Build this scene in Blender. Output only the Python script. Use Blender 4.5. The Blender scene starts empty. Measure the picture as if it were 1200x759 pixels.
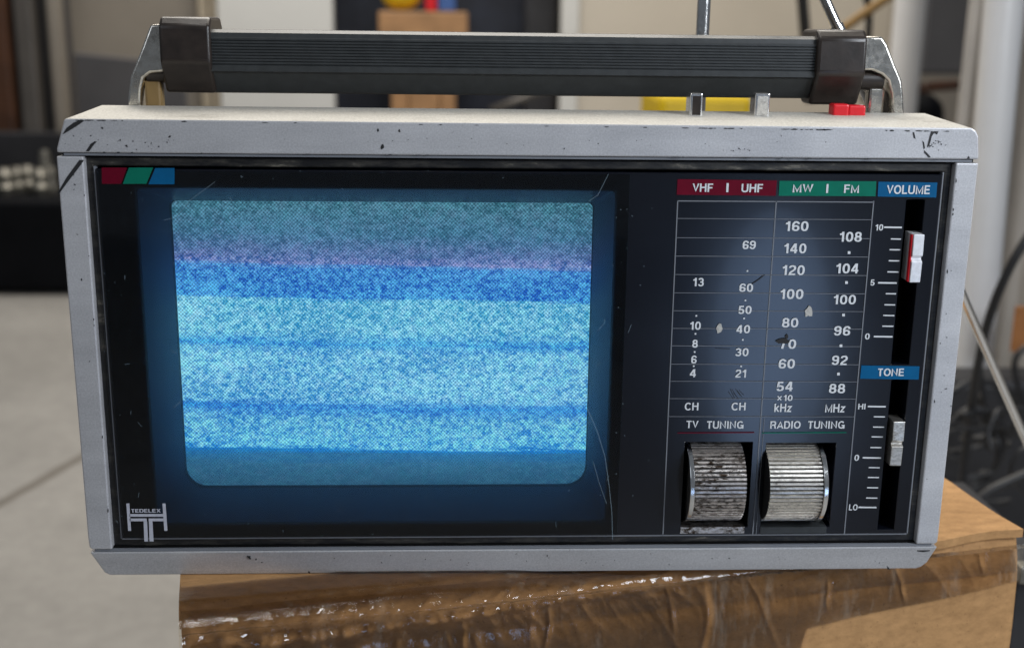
import bpy, bmesh, math, random
from mathutils import Vector, Matrix, noise
random.seed(7)
SC = bpy.context.scene
COL = SC.collection
# ------------------------------------------------------------------ camera pose (solved from the front frame of the set)
M = Matrix(((0.99904,-0.04209,0.01214),(-0.00144,0.24557,0.96938),(-0.04378,-0.96846,0.24528)))
CAM = Vector((-0.0256,-0.4666,0.216))
F = 1400.0
MT = M.transposed()
def ray(px,py): return MT @ Vector(((px-600)/F, -(py-379.5)/F, -1.0))
def aty(px,py,y):
    d = ray(px,py); return CAM + d*((y-CAM.y)/d.y)
def atz(px,py,z):
    d = ray(px,py); return CAM + d*((z-CAM.z)/d.z)
cd = bpy.data.cameras.new('camera'); cam = bpy.data.objects.new('camera', cd); COL.objects.link(cam)
cam.matrix_world = Matrix.Translation(CAM) @ MT.to_4x4()
cd.sensor_width = 36; cd.lens = 36*F/1200; cd.clip_start = .01; cd.clip_end = 60
cd.dof.use_dof = True; cd.dof.focus_distance = .485; cd.dof.aperture_fstop = 9
SC.camera = cam
FLOOR = -.40
# ------------------------------------------------------------------ materials
MATS = {}
def s2l(c):
    c /= 255.0
    return c/12.92 if c <= .04045 else ((c+.055)/1.055)**2.4
def rgb(r,g,b): return (s2l(r), s2l(g), s2l(b), 1)
class NT:
    def __init__(s, name):
        s.m = bpy.data.materials.new(name); s.m.use_nodes = True; s.t = s.m.node_tree; s.t.nodes.clear()
        s.out = s.n('ShaderNodeOutputMaterial'); MATS[name] = s.m
    def n(s, typ, **kw):
        nd = s.t.nodes.new(typ)
        for k, v in kw.items():
            if k[0] == 'i': nd.inputs[int(k[1:])].default_value = v
            else: setattr(nd, k, v)
        return nd
    def l(s, a, b): s.t.links.new(a, b)
    def bsdf(s, **kw):
        b = s.n('ShaderNodeBsdfPrincipled')
        for k, v in kw.items(): b.inputs[k.replace('_',' ')].default_value = v
        return b
    def obj(s): return s.n('ShaderNodeTexCoord').outputs['Object']
    def noise(s, scale, detail=4, rough=.5, stretch=None, dist=0):
        c = s.obj()
        if stretch:
            mp = s.n('ShaderNodeMapping'); mp.inputs['Scale'].default_value = stretch; s.l(c, mp.inputs[0]); c = mp.outputs[0]
        nz = s.n('ShaderNodeTexNoise'); s.l(c, nz.inputs['Vector'])
        nz.inputs['Scale'].default_value = scale; nz.inputs['Detail'].default_value = detail; nz.inputs['Roughness'].default_value = rough
        nz.inputs['Distortion'].default_value = dist
        return nz.outputs['Fac']
    def ramp(s, fac, stops, interp='LINEAR'):
        r = s.n('ShaderNodeValToRGB'); r.color_ramp.interpolation = interp
        e = r.color_ramp.elements
        while len(e) < len(stops): e.new(.5)
        for k, (p, c) in enumerate(stops):
            e[k].position = p; e[k].color = c if len(c) == 4 else (*c, 1)
        s.l(fac, r.inputs[0]); return r.outputs[0]
    def mix(s, fac, a, b, blend='MIX'):
        m = s.n('ShaderNodeMix', data_type='RGBA', blend_type=blend)
        for sock, v in ((m.inputs[0], fac), (m.inputs[6], a), (m.inputs[7], b)):
            if hasattr(v, 'links'): s.l(v, sock)
            else: sock.default_value = v
        return m.outputs[2]
    def math(s, op, a, b=None, c=None):
        m = s.n('ShaderNodeMath', operation=op)
        for k, v in enumerate((a, b, c)):
            if v is None: continue
            if hasattr(v, 'links'): s.l(v, m.inputs[k])
            else: m.inputs[k].default_value = v
        return m.outputs[0]
    def bump(s, h, b, dist, strength=1):
        bp = s.n('ShaderNodeBump'); bp.inputs['Distance'].default_value = dist; bp.inputs['Strength'].default_value = strength
        s.l(h, bp.inputs['Height']); s.l(bp.outputs[0], b.inputs['Normal'])
    def done(s, sh): s.l(sh.outputs[0], s.out.inputs[0]); return s.m
G = lambda v: (v, v, v, 1)
def plain(name, col, rough=.5, metal=0, var=.15, scale=30, bump=0, spec=.5):
    t = NT(name); b = t.bsdf(Roughness=rough, Metallic=metal)
    b.inputs['Specular IOR Level'].default_value = spec
    f = t.noise(scale, 5, .6)
    lo = tuple(x*(1-var) for x in col[:3]) + (1,); hi = tuple(min(1, x*(1+var)) for x in col[:3]) + (1,)
    t.l(t.ramp(f, [(.3, lo), (.7, hi)]), b.inputs['Base Color'])
    if bump: t.bump(f, b, bump)
    return t.done(b)
def silver():
    t = NT('silver_paint'); b = t.bsdf(Metallic=.35)
    b.inputs['Specular IOR Level'].default_value = .4
    big = t.noise(18, 4, .6); fine = t.noise(1400, 2, .6); spk = t.noise(260, 3, .7); str_ = t.noise(90, 3, .6, (.15, 1, 1))
    c = t.ramp(big, [(.25, (.45,.45,.47)), (.75, (.58,.58,.60))])
    c = t.mix(.22, c, t.ramp(fine, [(.3, G(.14)), (.7, G(.80))]), 'MIX')
    c = t.mix(.16, c, t.ramp(str_, [(.35, G(.2)), (.65, G(.6))]))
    c = t.mix(t.ramp(spk, [(.70, G(0)), (.76, G(.8))]), c, (.06,.055,.05,1))
    t.l(c, b.inputs['Base Color'])
    t.l(t.ramp(big, [(.3, G(.38)), (.7, G(.55))]), b.inputs['Roughness'])
    t.bump(fine, b, .00002, .4)
    return t.done(b)
def topskin():
    t = NT('aged_top_paint'); b = t.bsdf(Roughness=.6, Metallic=.1)
    fine = t.noise(1000, 3, .7); big = t.noise(30, 4, .6)
    dirt = t.noise(75, 7, .75, (.4,1,1))
    c = t.mix(.5, t.ramp(big, [(.25, (.40,.385,.35)), (.75, (.50,.485,.45))]), t.ramp(fine, [(.3, (.30,.28,.24)), (.7, (.75,.72,.64))]))
    c = t.mix(t.ramp(dirt, [(.55, G(0)), (.72, G(.55))]), c, (.16,.14,.11,1))
    t.l(c, b.inputs['Base Color']); t.bump(fine, b, .00012, .8)
    return t.done(b)
silver(); topskin()
plain('dark_chip_and_shade', (.012,.012,.013), .6)
plain('light_chip', (.42,.41,.38), .7, var=.3, scale=900)
def gloss_black():
    t = NT('gloss_black_panel'); b = t.bsdf()
    b.inputs['Coat Weight'].default_value = .1
    dust = t.noise(260, 8, .8); sm = t.noise(14, 3, .5)
    c = t.mix(t.ramp(dust, [(.66, G(0)), (.82, G(.35))]), (.0035,.0045,.008,1), (.08,.085,.09,1))
    t.l(c, b.inputs['Base Color'])
    t.l(t.ramp(sm, [(.3, G(.13)), (.7, G(.19))]), b.inputs['Roughness'])
    return t.done(b)
gloss_black()
def rimmat():
    t = NT('grimy_black_rim'); b = t.bsdf(Roughness=.4)
    g = t.noise(160, 6, .75, (.25,1,1))
    t.l(t.ramp(g, [(.46, (.007,.007,.008)), (.60, (.04,.037,.032)), (.72, (.22,.20,.16))]), b.inputs['Base Color'])
    t.bump(g, b, .0003, .5)
    return t.done(b)
rimmat()
plain('matt_black', (.004,.004,.004), .8, var=.1, spec=.1)
plain('bezel_plastic', (.085,.14,.25), .26, var=.1, scale=60)  # blue of the screen's glow is put into the base colour
plain('rear_plastic', (.03,.03,.032), .6)
plain('print_white', (.62,.64,.66), .5, var=.05)
plain('print_grey', (.17,.18,.20), .5, var=.08)
plain('print_light', (.45,.46,.52), .5, var=.1, scale=500)
plain('band_red', rgb(92,2,28), .6, var=.12, scale=200, spec=.12)
plain('band_green', rgb(6,104,84), .6, var=.08, scale=200, spec=.12)
plain('band_blue', rgb(6,84,128), .6, var=.08, scale=200, spec=.12)
plain('red_plastic', (.62,.012,.02), .3, var=.1)
def chrome(name, base, rough, dirt, scale=500, stretch=None):
    t = NT(name); b = t.bsdf(Metallic=1)
    d = t.noise(scale, 6, .75, stretch); e = t.noise(scale*.15, 3, .6, stretch)
    m = t.math('MULTIPLY', t.ramp(d, [(.42, G(0)), (.60, G(1))]), t.ramp(e, [(.35, G(.2)), (.65, G(1))]))
    c = t.mix(t.math('MULTIPLY', m, dirt), base, (.05,.035,.025,1))
    t.l(c, b.inputs['Base Color'])
    t.l(t.math('MULTIPLY_ADD', m, .3*dirt, rough), b.inputs['Roughness'])
    t.bump(d, b, .00008, .5)
    return t.done(b)
chrome('chrome', (.85,.85,.84,1), .12, .25)
chrome('bright_chrome', (.95,.95,.95,1), .18, .05)
chrome('aged_chrome', (.80,.77,.70,1), .16, .55, 300)
chrome('worn_chrome', (.70,.66,.63,1), .34, 1.6, 900, (.35,1,.7))
chrome('pale_chrome', (.82,.79,.73,1), .36, .8, 1100, (.4,1,.7))
plain('slider_white_reflection', (.78,.79,.82), .3, .2, var=.12, scale=500)  # chrome reflecting white, put in as the base colour
plain('grip_plastic', (.030,.033,.034), .42, var=.2, scale=240, bump=.00005)
plain('brown_cap_plastic', (.022,.016,.013), .34, var=.35, scale=160, bump=.0001)
plain('orange_amber', (.25,.16,.06), .4)
def cover_mat(name, tint, rough=.03):
    t = NT(name)
    tr = t.n('ShaderNodeBsdfTransparent'); tr.inputs[0].default_value = tint
    gl = t.n('ShaderNodeBsdfGlossy'); gl.inputs['Roughness'].default_value = rough; gl.inputs[0].default_value = G(1)
    fr = t.n('ShaderNodeFresnel'); fr.inputs['IOR'].default_value = 1.45
    mx = t.n('ShaderNodeMixShader'); t.l(fr.outputs[0], mx.inputs[0]); t.l(tr.outputs[0], mx.inputs[1]); t.l(gl.outputs[0], mx.inputs[2])
    # fine dust: a faint diffuse veil on the sheet
    df = t.n('ShaderNodeBsdfDiffuse'); df.inputs[0].default_value = (.35,.38,.42,1)
    d = t.noise(260, 8, .8)
    m2 = t.n('ShaderNodeMixShader'); t.l(t.ramp(d, [(.5, G(.002)), (.70, G(.01)), (.82, G(.2))]), m2.inputs[0])
    t.l(mx.outputs[0], m2.inputs[1]); t.l(df.outputs[0], m2.inputs[2])
    tl = t.n('ShaderNodeBsdfTranslucent'); tl.inputs[0].default_value = (.55,.75,1,1)
    m3 = t.n('ShaderNodeMixShader'); m3.inputs[0].default_value = .042; t.l(m2.outputs[0], m3.inputs[1]); t.l(tl.outputs[0], m3.inputs[2])
    return t.done(m3)
cover_mat('smoked_cover', (.30,.32,.34,1), .04)
def scratchmat():
    t = NT('cover_scratch'); tr = t.n('ShaderNodeBsdfTransparent'); df = t.n('ShaderNodeBsdfDiffuse'); df.inputs[0].default_value = (.45,.6,.7,1)
    mx = t.n('ShaderNodeMixShader'); mx.inputs[0].default_value = .22
    t.l(tr.outputs[0], mx.inputs[1]); t.l(df.outputs[0], mx.inputs[2]); return t.done(mx)
scratchmat()
def cardboard():
    t = NT('cardboard'); b = t.bsdf(Roughness=.75); b.inputs['Specular IOR Level'].default_value = .25
    f = t.noise(220, 6, .75, (.5,1,1)); g = t.noise(9, 4, .6); sp = t.noise(700, 2, .5)
    c = t.mix(.5, t.ramp(f, [(.3, (.22,.115,.045)), (.7, (.56,.315,.135))]), t.ramp(g, [(.3, (.30,.16,.062)), (.7, (.48,.275,.12))]))
    c = t.mix(t.ramp(sp, [(.66, G(0)), (.74, G(.5))]), c, (.10,.05,.02,1))
    t.l(c, b.inputs['Base Color']); t.bump(f, b, .0003, .6)
    return t.done(b)
cardboard()
def tape():
    t = NT('clear_packing_tape')
    tr = t.n('ShaderNodeBsdfTransparent'); tr.inputs[0].default_value = (.98,.935,.87,1)
    b = t.bsdf(Roughness=.12); b.inputs['Base Color'].default_value = (.30,.20,.12,1)
    f = t.noise(70, 5, .7, (1,1,.45), .6); b2 = t.n('ShaderNodeBump'); b2.inputs['Distance'].default_value = .0007; b2.inputs['Strength'].default_value = .6
    t.l(f, b2.inputs['Height'])
    gl = t.n('ShaderNodeBsdfGlossy'); gl.inputs['Roughness'].default_value = .07; t.l(b2.outputs[0], gl.inputs['Normal'])
    fr = t.n('ShaderNodeFresnel'); fr.inputs['IOR'].default_value = 1.55; t.l(b2.outputs[0], fr.inputs['Normal'])
    mx = t.n('ShaderNodeMixShader'); t.l(fr.outputs[0], mx.inputs[0]); t.l(tr.outputs[0], mx.inputs[1]); t.l(gl.outputs[0], mx.inputs[2])
    df = t.n('ShaderNodeBsdfDiffuse'); df.inputs[0].default_value = (.55,.5,.42,1)
    m2 = t.n('ShaderNodeMixShader'); t.l(t.ramp(t.noise(60, 8, .75, (1,1,.25)), [(.54, G(0)), (.74, G(.22))]), m2.inputs[0])
    t.l(mx.outputs[0], m2.inputs[1]); t.l(df.outputs[0], m2.inputs[2])
    return t.done(m2)
tape()
# ------------------------------------------------------------------ CRT picture: snow, rolling bands, phosphor dots
def crt_mat(z0, z1, x0, x1):
    t = NT('phosphor_screen')
    sep = t.n('ShaderNodeSeparateXYZ'); t.l(t.obj(), sep.inputs[0])
    X, Z = sep.outputs[0], sep.outputs[2]
    u = t.math('DIVIDE', t.math('SUBTRACT', X, x0), x1-x0)
    v = t.math('DIVIDE', t.math('SUBTRACT', z1, Z), z1-z0)             # 0 top, 1 bottom
    v = t.math('SUBTRACT', v, t.math('MULTIPLY', t.math('SUBTRACT', u, .5), .022))
    lines = t.noise(900, 2, .6, (.02, 1, 1.0))
    v = t.math('ADD', v, t.math('MULTIPLY', t.math('SUBTRACT', lines, .5), .05))
    dark = t.ramp(v, [(0, rgb(48,94,104)), (.11, rgb(52,96,116)), (.18, rgb(66,90,135)), (.205, rgb(50,88,155)), (.225, rgb(20,80,170)), (.325, rgb(14,80,180)), (.335, rgb(40,150,190)),
        (.45, rgb(40,140,190)), (.485, rgb(15,95,190)), (.52, rgb(35,130,195)), (.68, rgb(30,130,195)), (.715, rgb(12,85,185)), (.76, rgb(30,125,195)), (.862, rgb(15,130,205)), (.868, rgb(0,110,190)),
        (.885, rgb(28,98,145)), (.93, rgb(40,92,118)), (1, rgb(36,78,100))])
    t.t.nodes[-1].name = 'dark'
    lite = t.ramp(v, [(0, rgb(98,152,165)), (.11, rgb(96,146,172)), (.18, rgb(130,150,195)), (.205, rgb(165,168,210)), (.225, rgb(100,185,235)), (.325, rgb(100,200,240)), (.335, rgb(172,242,246)),
        (.45, rgb(168,240,243)), (.485, rgb(90,200,235)), (.52, rgb(168,240,243)), (.68, rgb(172,242,246)), (.715, rgb(70,180,235)), (.76, rgb(155,235,235)), (.862, rgb(150,240,240)), (.868, rgb(10,150,215)),
        (.885, rgb(50,125,165)), (.93, rgb(62,118,142)), (1, rgb(56,104,124))])
    n1 = t.noise(520, 2, .7, (.8, 1, 1)); n2 = t.noise(1300, 1, .6); n3 = t.noise(35, 3, .6, (.6,1,1.4))
    k = t.math('ADD', t.math('MULTIPLY', t.math('SUBTRACT', n1, .5), 2.6), t.math('MULTIPLY', t.math('SUBTRACT', n2, .5), 2.2))
    k = t.math('ADD', k, t.math('MULTIPLY', t.math('SUBTRACT', n3, .5), 1.1))
    fac = t.n('ShaderNodeClamp'); t.l(t.math('ADD', k, .52), fac.inputs[0])
    c = t.mix(fac.outputs[0], dark, lite)
    # a slight hue wander towards green and pink
    hn = t.noise(300, 2, .6)
    hue = t.ramp(hn, [(.3, (.75,1.05,.95)), (.5, (1,1,1)), (.7, (1.35,.95,1.0))])
    c = t.mix(.5, c, hue, 'MULTIPLY')
    # phosphor dots, staggered rows
    w = 2*math.pi/.00150
    a = t.math('SINE', t.math('MULTIPLY', X, w)); b = t.math('SINE', t.math('MULTIPLY', Z, w*.96))
    dots = t.math('MULTIPLY_ADD', t.math('MULTIPLY', a, b), .55, .95)
    cc = t.n('ShaderNodeCombineColor')
    for i in range(3): t.l(dots, cc.inputs[i])
    c = t.mix(1.0, c, cc.outputs[0], 'MULTIPLY')
    em = t.n('ShaderNodeEmission'); t.l(c, em.inputs[0]); em.inputs[1].default_value = CRT_STRENGTH
    gl = t.n('ShaderNodeBsdfGlossy'); gl.inputs['Roughness'].default_value = .15; gl.inputs[0].default_value = G(.04)
    ad = t.n('ShaderNodeAddShader'); t.l(em.outputs[0], ad.inputs[0]); t.l(gl.outputs[0], ad.inputs[1])
    return t.done(ad)
CRT_STRENGTH = 8.4
# ------------------------------------------------------------------ mesh helpers
def link(name, bm, mats, parent=None, smooth=False, bevel=0, seg=2, label=None, sharp=None):
    me = bpy.data.meshes.new(name)
    bmesh.ops.recalc_face_normals(bm, faces=bm.faces) if not getattr(bm, 'keepn', False) else None
    bm.to_mesh(me); bm.free()
    if isinstance(mats, str): mats = [mats]
    for m in mats: me.materials.append(MATS[m])
    o = bpy.data.objects.new(name, me); COL.objects.link(o)
    if smooth:
        for p in me.polygons: p.use_smooth = True
        if sharp: me.set_sharp_from_angle(angle=math.radians(sharp))
    if bevel:
        md = o.modifiers.new('bevel', 'BEVEL'); md.width = bevel; md.segments = seg; md.limit_method = 'ANGLE'; md.angle_limit = math.radians(30)
    if parent is not None:
        o.parent = parent
        o.location = (0,0,0) if parent.parent or parent.type == 'MESH' else -parent.location
    if label: o['label'] = label
    return o
def empty(name, loc, label, cat, group=None):
    o = bpy.data.objects.new(name, None); COL.objects.link(o); o.location = loc; o.empty_display_size = .02
    o['label'] = label; o['category'] = cat
    if group: o['group'] = group
    return o
def tag(o, label, cat, group=None):
    o['label'] = label; o['category'] = cat
    if group: o['group'] = group
    return o
def struct(name, bm, mats, **kw):
    o = link(name, bm, mats, **kw); o['kind'] = 'structure'; return o
def box(bm, x0, x1, y0, y1, z0, z1, mi=0):
    vs = [bm.verts.new((x, y, z)) for x in (x0, x1) for y in (y0, y1) for z in (z0, z1)]
    fs = []
    for q in ((0,1,3,2), (4,6,7,5), (0,4,5,1), (2,3,7,6), (0,2,6,4), (1,5,7,3)):
        f = bm.faces.new([vs[k] for k in q]); f.material_index = mi; fs.append(f)
    return vs
def prism_y(bm, pts, y0, y1, back=None, mi=0, side_mi=None):
    """polygon of (x,z) extruded from y0 to y1; 'back' optionally another outline"""
    back = back or pts
    a = [bm.verts.new((x, y0, z)) for x, z in pts]; b = [bm.verts.new((x, y1, z)) for x, z in back]
    bm.faces.new(a).material_index = mi; bm.faces.new(b[::-1]).material_index = mi
    n = len(pts)
    for i in range(n):
        f = bm.faces.new((a[i], b[i], b[(i+1)%n], a[(i+1)%n])); f.material_index = mi if side_mi is None else side_mi(i)
def prism_x(bm, pts, x0, x1, mi=0):
    a = [bm.verts.new((x0, y, z)) for y, z in pts]; b = [bm.verts.new((x1, y, z)) for y, z in pts]
    bm.faces.new(a).material_index = mi; bm.faces.new(b[::-1]).material_index = mi
    n = len(pts)
    for i in range(n): bm.faces.new((a[i], b[i], b[(i+1)%n], a[(i+1)%n])).material_index = mi
def flat(bm, pts, y, mi=0):
    f = bm.faces.new([bm.verts.new((p[0], y, p[1])) for p in pts]); f.material_index = mi
    f.normal_update()
    if f.normal.y > 0: f.normal_flip()
def tube(bm, pts, r, seg=10, mi=0, smooth_path=True):
    pts = [Vector(p) for p in pts]
    if smooth_path and len(pts) > 2:
        q = []
        P = [pts[0]] + pts + [pts[-1]]
        for i in range(1, len(P)-2):
            for k in range(8):
                s = k/8; a, b, c, d = P[i-1], P[i], P[i+1], P[i+2]
                q.append(.5*((2*b) + (c-a)*s + (2*a-5*b+4*c-d)*s*s + (3*b-a-3*c+d)*s*s*s))
        q.append(pts[-1]); pts = q
    rings = []; up = Vector((.13,.21,.97)).normalized()
    for i, p in enumerate(pts):
        d = (pts[min(i+1, len(pts)-1)] - pts[max(i-1, 0)]).normalized()
        a = d.cross(up)
        if a.length < .1: a = d.cross(Vector((1,0,0)))
        a.normalize(); b = d.cross(a).normalized()
        rr = r[i] if isinstance(r, list) else r
        rings.append([bm.verts.new(p + a*rr*math.cos(t) + b*rr*math.sin(t)) for t in [2*math.pi*k/seg for k in range(seg)]])
    for i in range(len(rings)-1):
        for k in range(seg):
            bm.faces.new((rings[i][k], rings[i][(k+1)%seg], rings[i+1][(k+1)%seg], rings[i+1][k])).material_index = mi
    bm.faces.new(rings[0]).material_index = mi; bm.faces.new(rings[-1][::-1]).material_index = mi
def ribbon(bm, pxs, y, w, mi=0):
    """a hair-thin printed or scratched line on the front plane through photo points; w in metres"""
    P = [aty(a, b, y) for a, b in pxs]
    for i in range(len(P)-1):
        a, b = P[i], P[i+1]; d = (b-a).normalized(); n = Vector((-d.z, 0, d.x))*w/2
        flat(bm, [((a+n).x, (a+n).z), ((b+n).x, (b+n).z), ((b-n).x, (b-n).z), ((a-n).x, (a-n).z)], y, mi)
def pxpoly(bm, pts, y, mi=0):
    P = [aty(a, b, y) for a, b in pts]; flat(bm, [(p.x, p.z) for p in P], y, mi)
def _arc(cx, cy, rx, ry, a0, a1, n=14, e=.86):
    P = []
    for k in range(n+1):
        a = math.radians(a0+(a1-a0)*k/n); c, d = math.cos(a), math.sin(a)
        P.append((cx+rx*math.copysign(abs(c)**e, c), cy+ry*math.copysign(abs(d)**e, d)))
    return P
def _glyphs():
    A = _arc; g = {}
    g['0'] = (.58, [A(.29,.5,.205,.42,0,360,28)])
    g['1'] = (.42, [[(.30,0),(.30,1)], [(.04,.745),(.15,.755),(.25,.83),(.285,.96)]])
    g['2'] = (.57, [A(.285,.70,.20,.22,175,-28)+[(.36,.47),(.20,.33),(.105,.20),(.085,.082),(.52,.082)]])
    g['3'] = (.57, [A(.28,.71,.185,.21,165,-75)+[(.25,.515)], [(.22,.51)]+A(.28,.295,.205,.215,80,-168)])
    g['4'] = (.60, [[(.41,0),(.41,1)], [(.37,.95),(.085,.36),(.085,.275),(.56,.275)]])
    g['5'] = (.57, [[(.50,.92),(.165,.92),(.12,.50),(.20,.54)]+A(.285,.315,.205,.235,95,-165)])
    g['6'] = (.57, [A(.29,.30,.20,.22,0,360,26), A(.31,.5,.225,.42,185,28)])
    g['9'] = (.57, [[(.57-x, 1-y) for x, y in st] for st in g['6'][1]])
    g['7'] = (.55, [[(.03,.92),(.47,.92),(.47,.86),(.30,.52),(.21,0)]])
    g['8'] = (.57, [A(.285,.72,.175,.20,0,360,24), A(.285,.295,.205,.215,0,360,24)])
    g['H'] = (.70, [[(.08,0),(.08,1)],[(.60,0),(.60,1)],[(.08,.53),(.60,.53)]])
    g['I'] = (.22, [[(.10,0),(.10,1)]])
    g['L'] = (.56, [[(.08,1),(.08,.08),(.54,.08)]])
    g['E'] = (.62, [[(.57,.92),(.08,.92),(.08,.08),(.58,.08)],[(.08,.51),(.54,.51)]])
    g['F'] = (.58, [[(.55,.92),(.08,.92),(.08,0)],[(.08,.50),(.50,.50)]])
    g['T'] = (.60, [[(.02,.92),(.58,.92)],[(.30,.92),(.30,0)]])
    g['V'] = (.64, [[(.05,1),(.32,.07),(.59,1)]])
    g['W'] = (.92, [[(.05,1),(.25,.06),(.46,.93),(.67,.06),(.87,1)]])
    g['X'] = (.66, [[(.06,1),(.60,0)],[(.60,1),(.06,0)]])
    g['A'] = (.68, [[(.04,0),(.34,.95),(.64,0)],[(.14,.29),(.54,.29)]])
    g['M'] = (.82, [[(.08,0),(.08,.95),(.40,.10),(.72,.95),(.72,0)]])
    g['N'] = (.72, [[(.08,0),(.08,.93),(.61,.07),(.61,1)]])
    g['U'] = (.70, [[(.08,1)]+A(.345,.34,.265,.26,180,360)+[(.61,1)]])
    g['D'] = (.70, [[(.30,.92),(.08,.92),(.08,.08),(.30,.08)]+A(.30,.5,.32,.42,-90,90)[1:]])
    g['O'] = (.76, [A(.38,.5,.305,.425,0,360,28,.95)])
    g['C'] = (.72, [A(.37,.5,.295,.425,38,322,24,.95)])
    g['G'] = (.76, [A(.37,.5,.295,.425,38,325,24,.95)+[(.66,.43),(.40,.43)],[(.665,.45),(.665,0)]])
    g['R'] = (.68, [[(.08,0),(.08,.92),(.36,.92)]+A(.38,.705,.19,.215,90,-90)+[(.08,.49)],[(.38,.49),(.52,.38),(.56,.10),(.62,0)]])
    g['k'] = (.56, [[(.08,0),(.08,1)],[(.48,.72),(.10,.32)],[(.20,.42),(.50,0)]])
    g['z'] = (.50, [[(.05,.65),(.44,.65),(.05,.075),(.47,.075)]])
    g['\u00d7'] = (.60, [[(.06,.06),(.54,.94)],[(.54,.06),(.06,.94)]])
    g[' '] = (.35, [])
    return g
GL = _glyphs()
def text_into(bm, s, cx, cy, w, h, y, mi=0, weight=.165):
    """lettering as flat strokes, fitted to the size it has on the set"""
    strokes = []; x = 0
    for ch in s:
        adv, st = GL[ch]
        for k in st: strokes.append([(a+x, b) for a, b in k])
        x += adv+.10
    t = weight; quads = []
    for n_, st in enumerate(strokes):
        closed = abs(st[0][0]-st[-1][0]) < 1e-6 and abs(st[0][1]-st[-1][1]) < 1e-6
        P = [Vector((a, b)) for a, b in st]; L = []; N = len(P)
        for i in range(N):
            if closed: a, b = P[(i-1) % (N-1)], P[(i+1) % (N-1)]
            else: a, b = P[max(i-1,0)], P[min(i+1,N-1)]
            d0 = (P[i]-a); d1 = (b-P[i])
            if d0.length < 1e-7: d0 = d1
            if d1.length < 1e-7: d1 = d0
            d0 = d0.normalized(); d1 = d1.normalized(); n0 = Vector((-d0.y, d0.x)); n1 = Vector((-d1.y, d1.x))
            m = n0+n1
            if m.length < 1e-3: m = n0
            m.normalize(); k = min(1/max(m.dot(n0), .35), 2.0)
            L.append((P[i]+m*k*t/2, P[i]-m*k*t/2))
        for i in range(N-1): quads.append((n_, [L[i][0], L[i+1][0], L[i+1][1], L[i][1]]))
    xs = [p.x for _, q_ in quads for p in q_]; x0, x1 = min(xs), max(xs); y0, y1 = (0, 1)
    c = aty(cx, cy, y); W = (aty(cx+w/2, cy, y)-aty(cx-w/2, cy, y)).length; H = (aty(cx, cy-h/2, y)-aty(cx, cy+h/2, y)).length
    sx, sz = W/(x1-x0), H
    for n_, q_ in quads:
        flat(bm, [(c.x+(p.x-(x0+x1)/2)*sx, c.z+(min(1,max(0,p.y))-.5)*sz) for p in q_], y-.000004*(n_ % 9), mi)
def plate(bm, x0, x1, z0, z1, holes, yf, yb, mi=0):
    """slab with rectangular openings, walls included"""
    xs = sorted({x0, x1} | {h[0] for h in holes} | {h[1] for h in holes}); zs = sorted({z0, z1} | {h[2] for h in holes} | {h[3] for h in holes})
    def solid(i, j):
        if i < 0 or j < 0 or i >= len(xs)-1 or j >= len(zs)-1: return False
        cx, cz = (xs[i]+xs[i+1])/2, (zs[j]+zs[j+1])/2
        return not any(h[0] < cx < h[1] and h[2] < cz < h[3] for h in holes)
    V = {}
    def v(i, j, y):
        k = (i, j, y)
        if k not in V: V[k] = bm.verts.new((xs[i], y, zs[j]))
        return V[k]
    for i in range(len(xs)-1):
        for j in range(len(zs)-1):
            if not solid(i, j): continue
            bm.faces.new((v(i,j,yf), v(i+1,j,yf), v(i+1,j+1,yf), v(i,j+1,yf))).material_index = mi
            bm.faces.new((v(i,j,yb), v(i,j+1,yb), v(i+1,j+1,yb), v(i+1,j,yb))).material_index = mi
            for (di, dj, a, b) in ((-1,0,(i,j),(i,j+1)), (1,0,(i+1,j),(i+1,j+1)), (0,-1,(i,j),(i+1,j)), (0,1,(i,j+1),(i+1,j+1))):
                if not solid(i+di, j+dj): bm.faces.new((v(*a,yf), v(*b,yf), v(*b,yb), v(*a,yb))).material_index = mi
def rect(x0, y0, x1, y1, y):
    """average x0,x1,z0,z1 of a photo rectangle on plane y"""
    a, b, c, d = aty(x0, y0, y), aty(x1, y0, y), aty(x1, y1, y), aty(x0, y1, y)
    return a, b, c, d
# ================================================================== THE TELEVISION
TV = empty('portable_television', (0, .06, -.0129), 'silver and black portable television radio with noisy blue screen, standing on the cardboard box', 'television')
YB = .045
# top shell
ftop = [(-.1799,.1652), (-.1798,.1668), (-.1762,.1778), (-.1750,.1782), (.1755,.1776), (.1774,.1766), (.1788,.1742), (.1797,.1668), (.1797,.1652)]
btop = [(-.1795,.1652), (-.1794,.1668), (-.1762,.1788), (-.1748,.1802), (.1738,.1800), (.1756,.1788), (.1780,.1752), (.1793,.1668), (.1793,.1652)]
bm = bmesh.new(); prism_y(bm, ftop, 0, YB, btop, 0, lambda i: 1 if 2 <= i <= 4 else 0)
top = link('top_shell', bm, ['silver_paint', 'aged_top_paint'], TV, bevel=.0007)
# raised lip along the back of the shell top
bm = bmesh.new(); box(bm, -.168, .166, YB-.0015, YB+.004, .165, .1795)
link('top_rear_lip', bm, 'aged_top_paint', top, bevel=.0004)
# side frames
def q(px, py, y=0): p = aty(px, py, y); return (p.x, p.z)
XL0, XL1, XR0, XR1 = -.1802, -.1700, .1706, .1800
bm = bmesh.new(); prism_y(bm, [(-.1802,.1638), (-.1700,.1638), (-.1703,.0006), (-.1785,.0006), (-.1796,.0016), (-.1799,.006)], 0, YB)
side_l = link('side_frame', bm, 'silver_paint', TV, bevel=.0006)
bm = bmesh.new(); prism_y(bm, [(.1799,.1638), (.1708,.1638), (.1705,.0006), (.1788,.0006), (.1798,.0016), (.1799,.006)], 0, YB)
side_r = link('side_frame', bm, 'silver_paint', TV, bevel=.0006)
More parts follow.
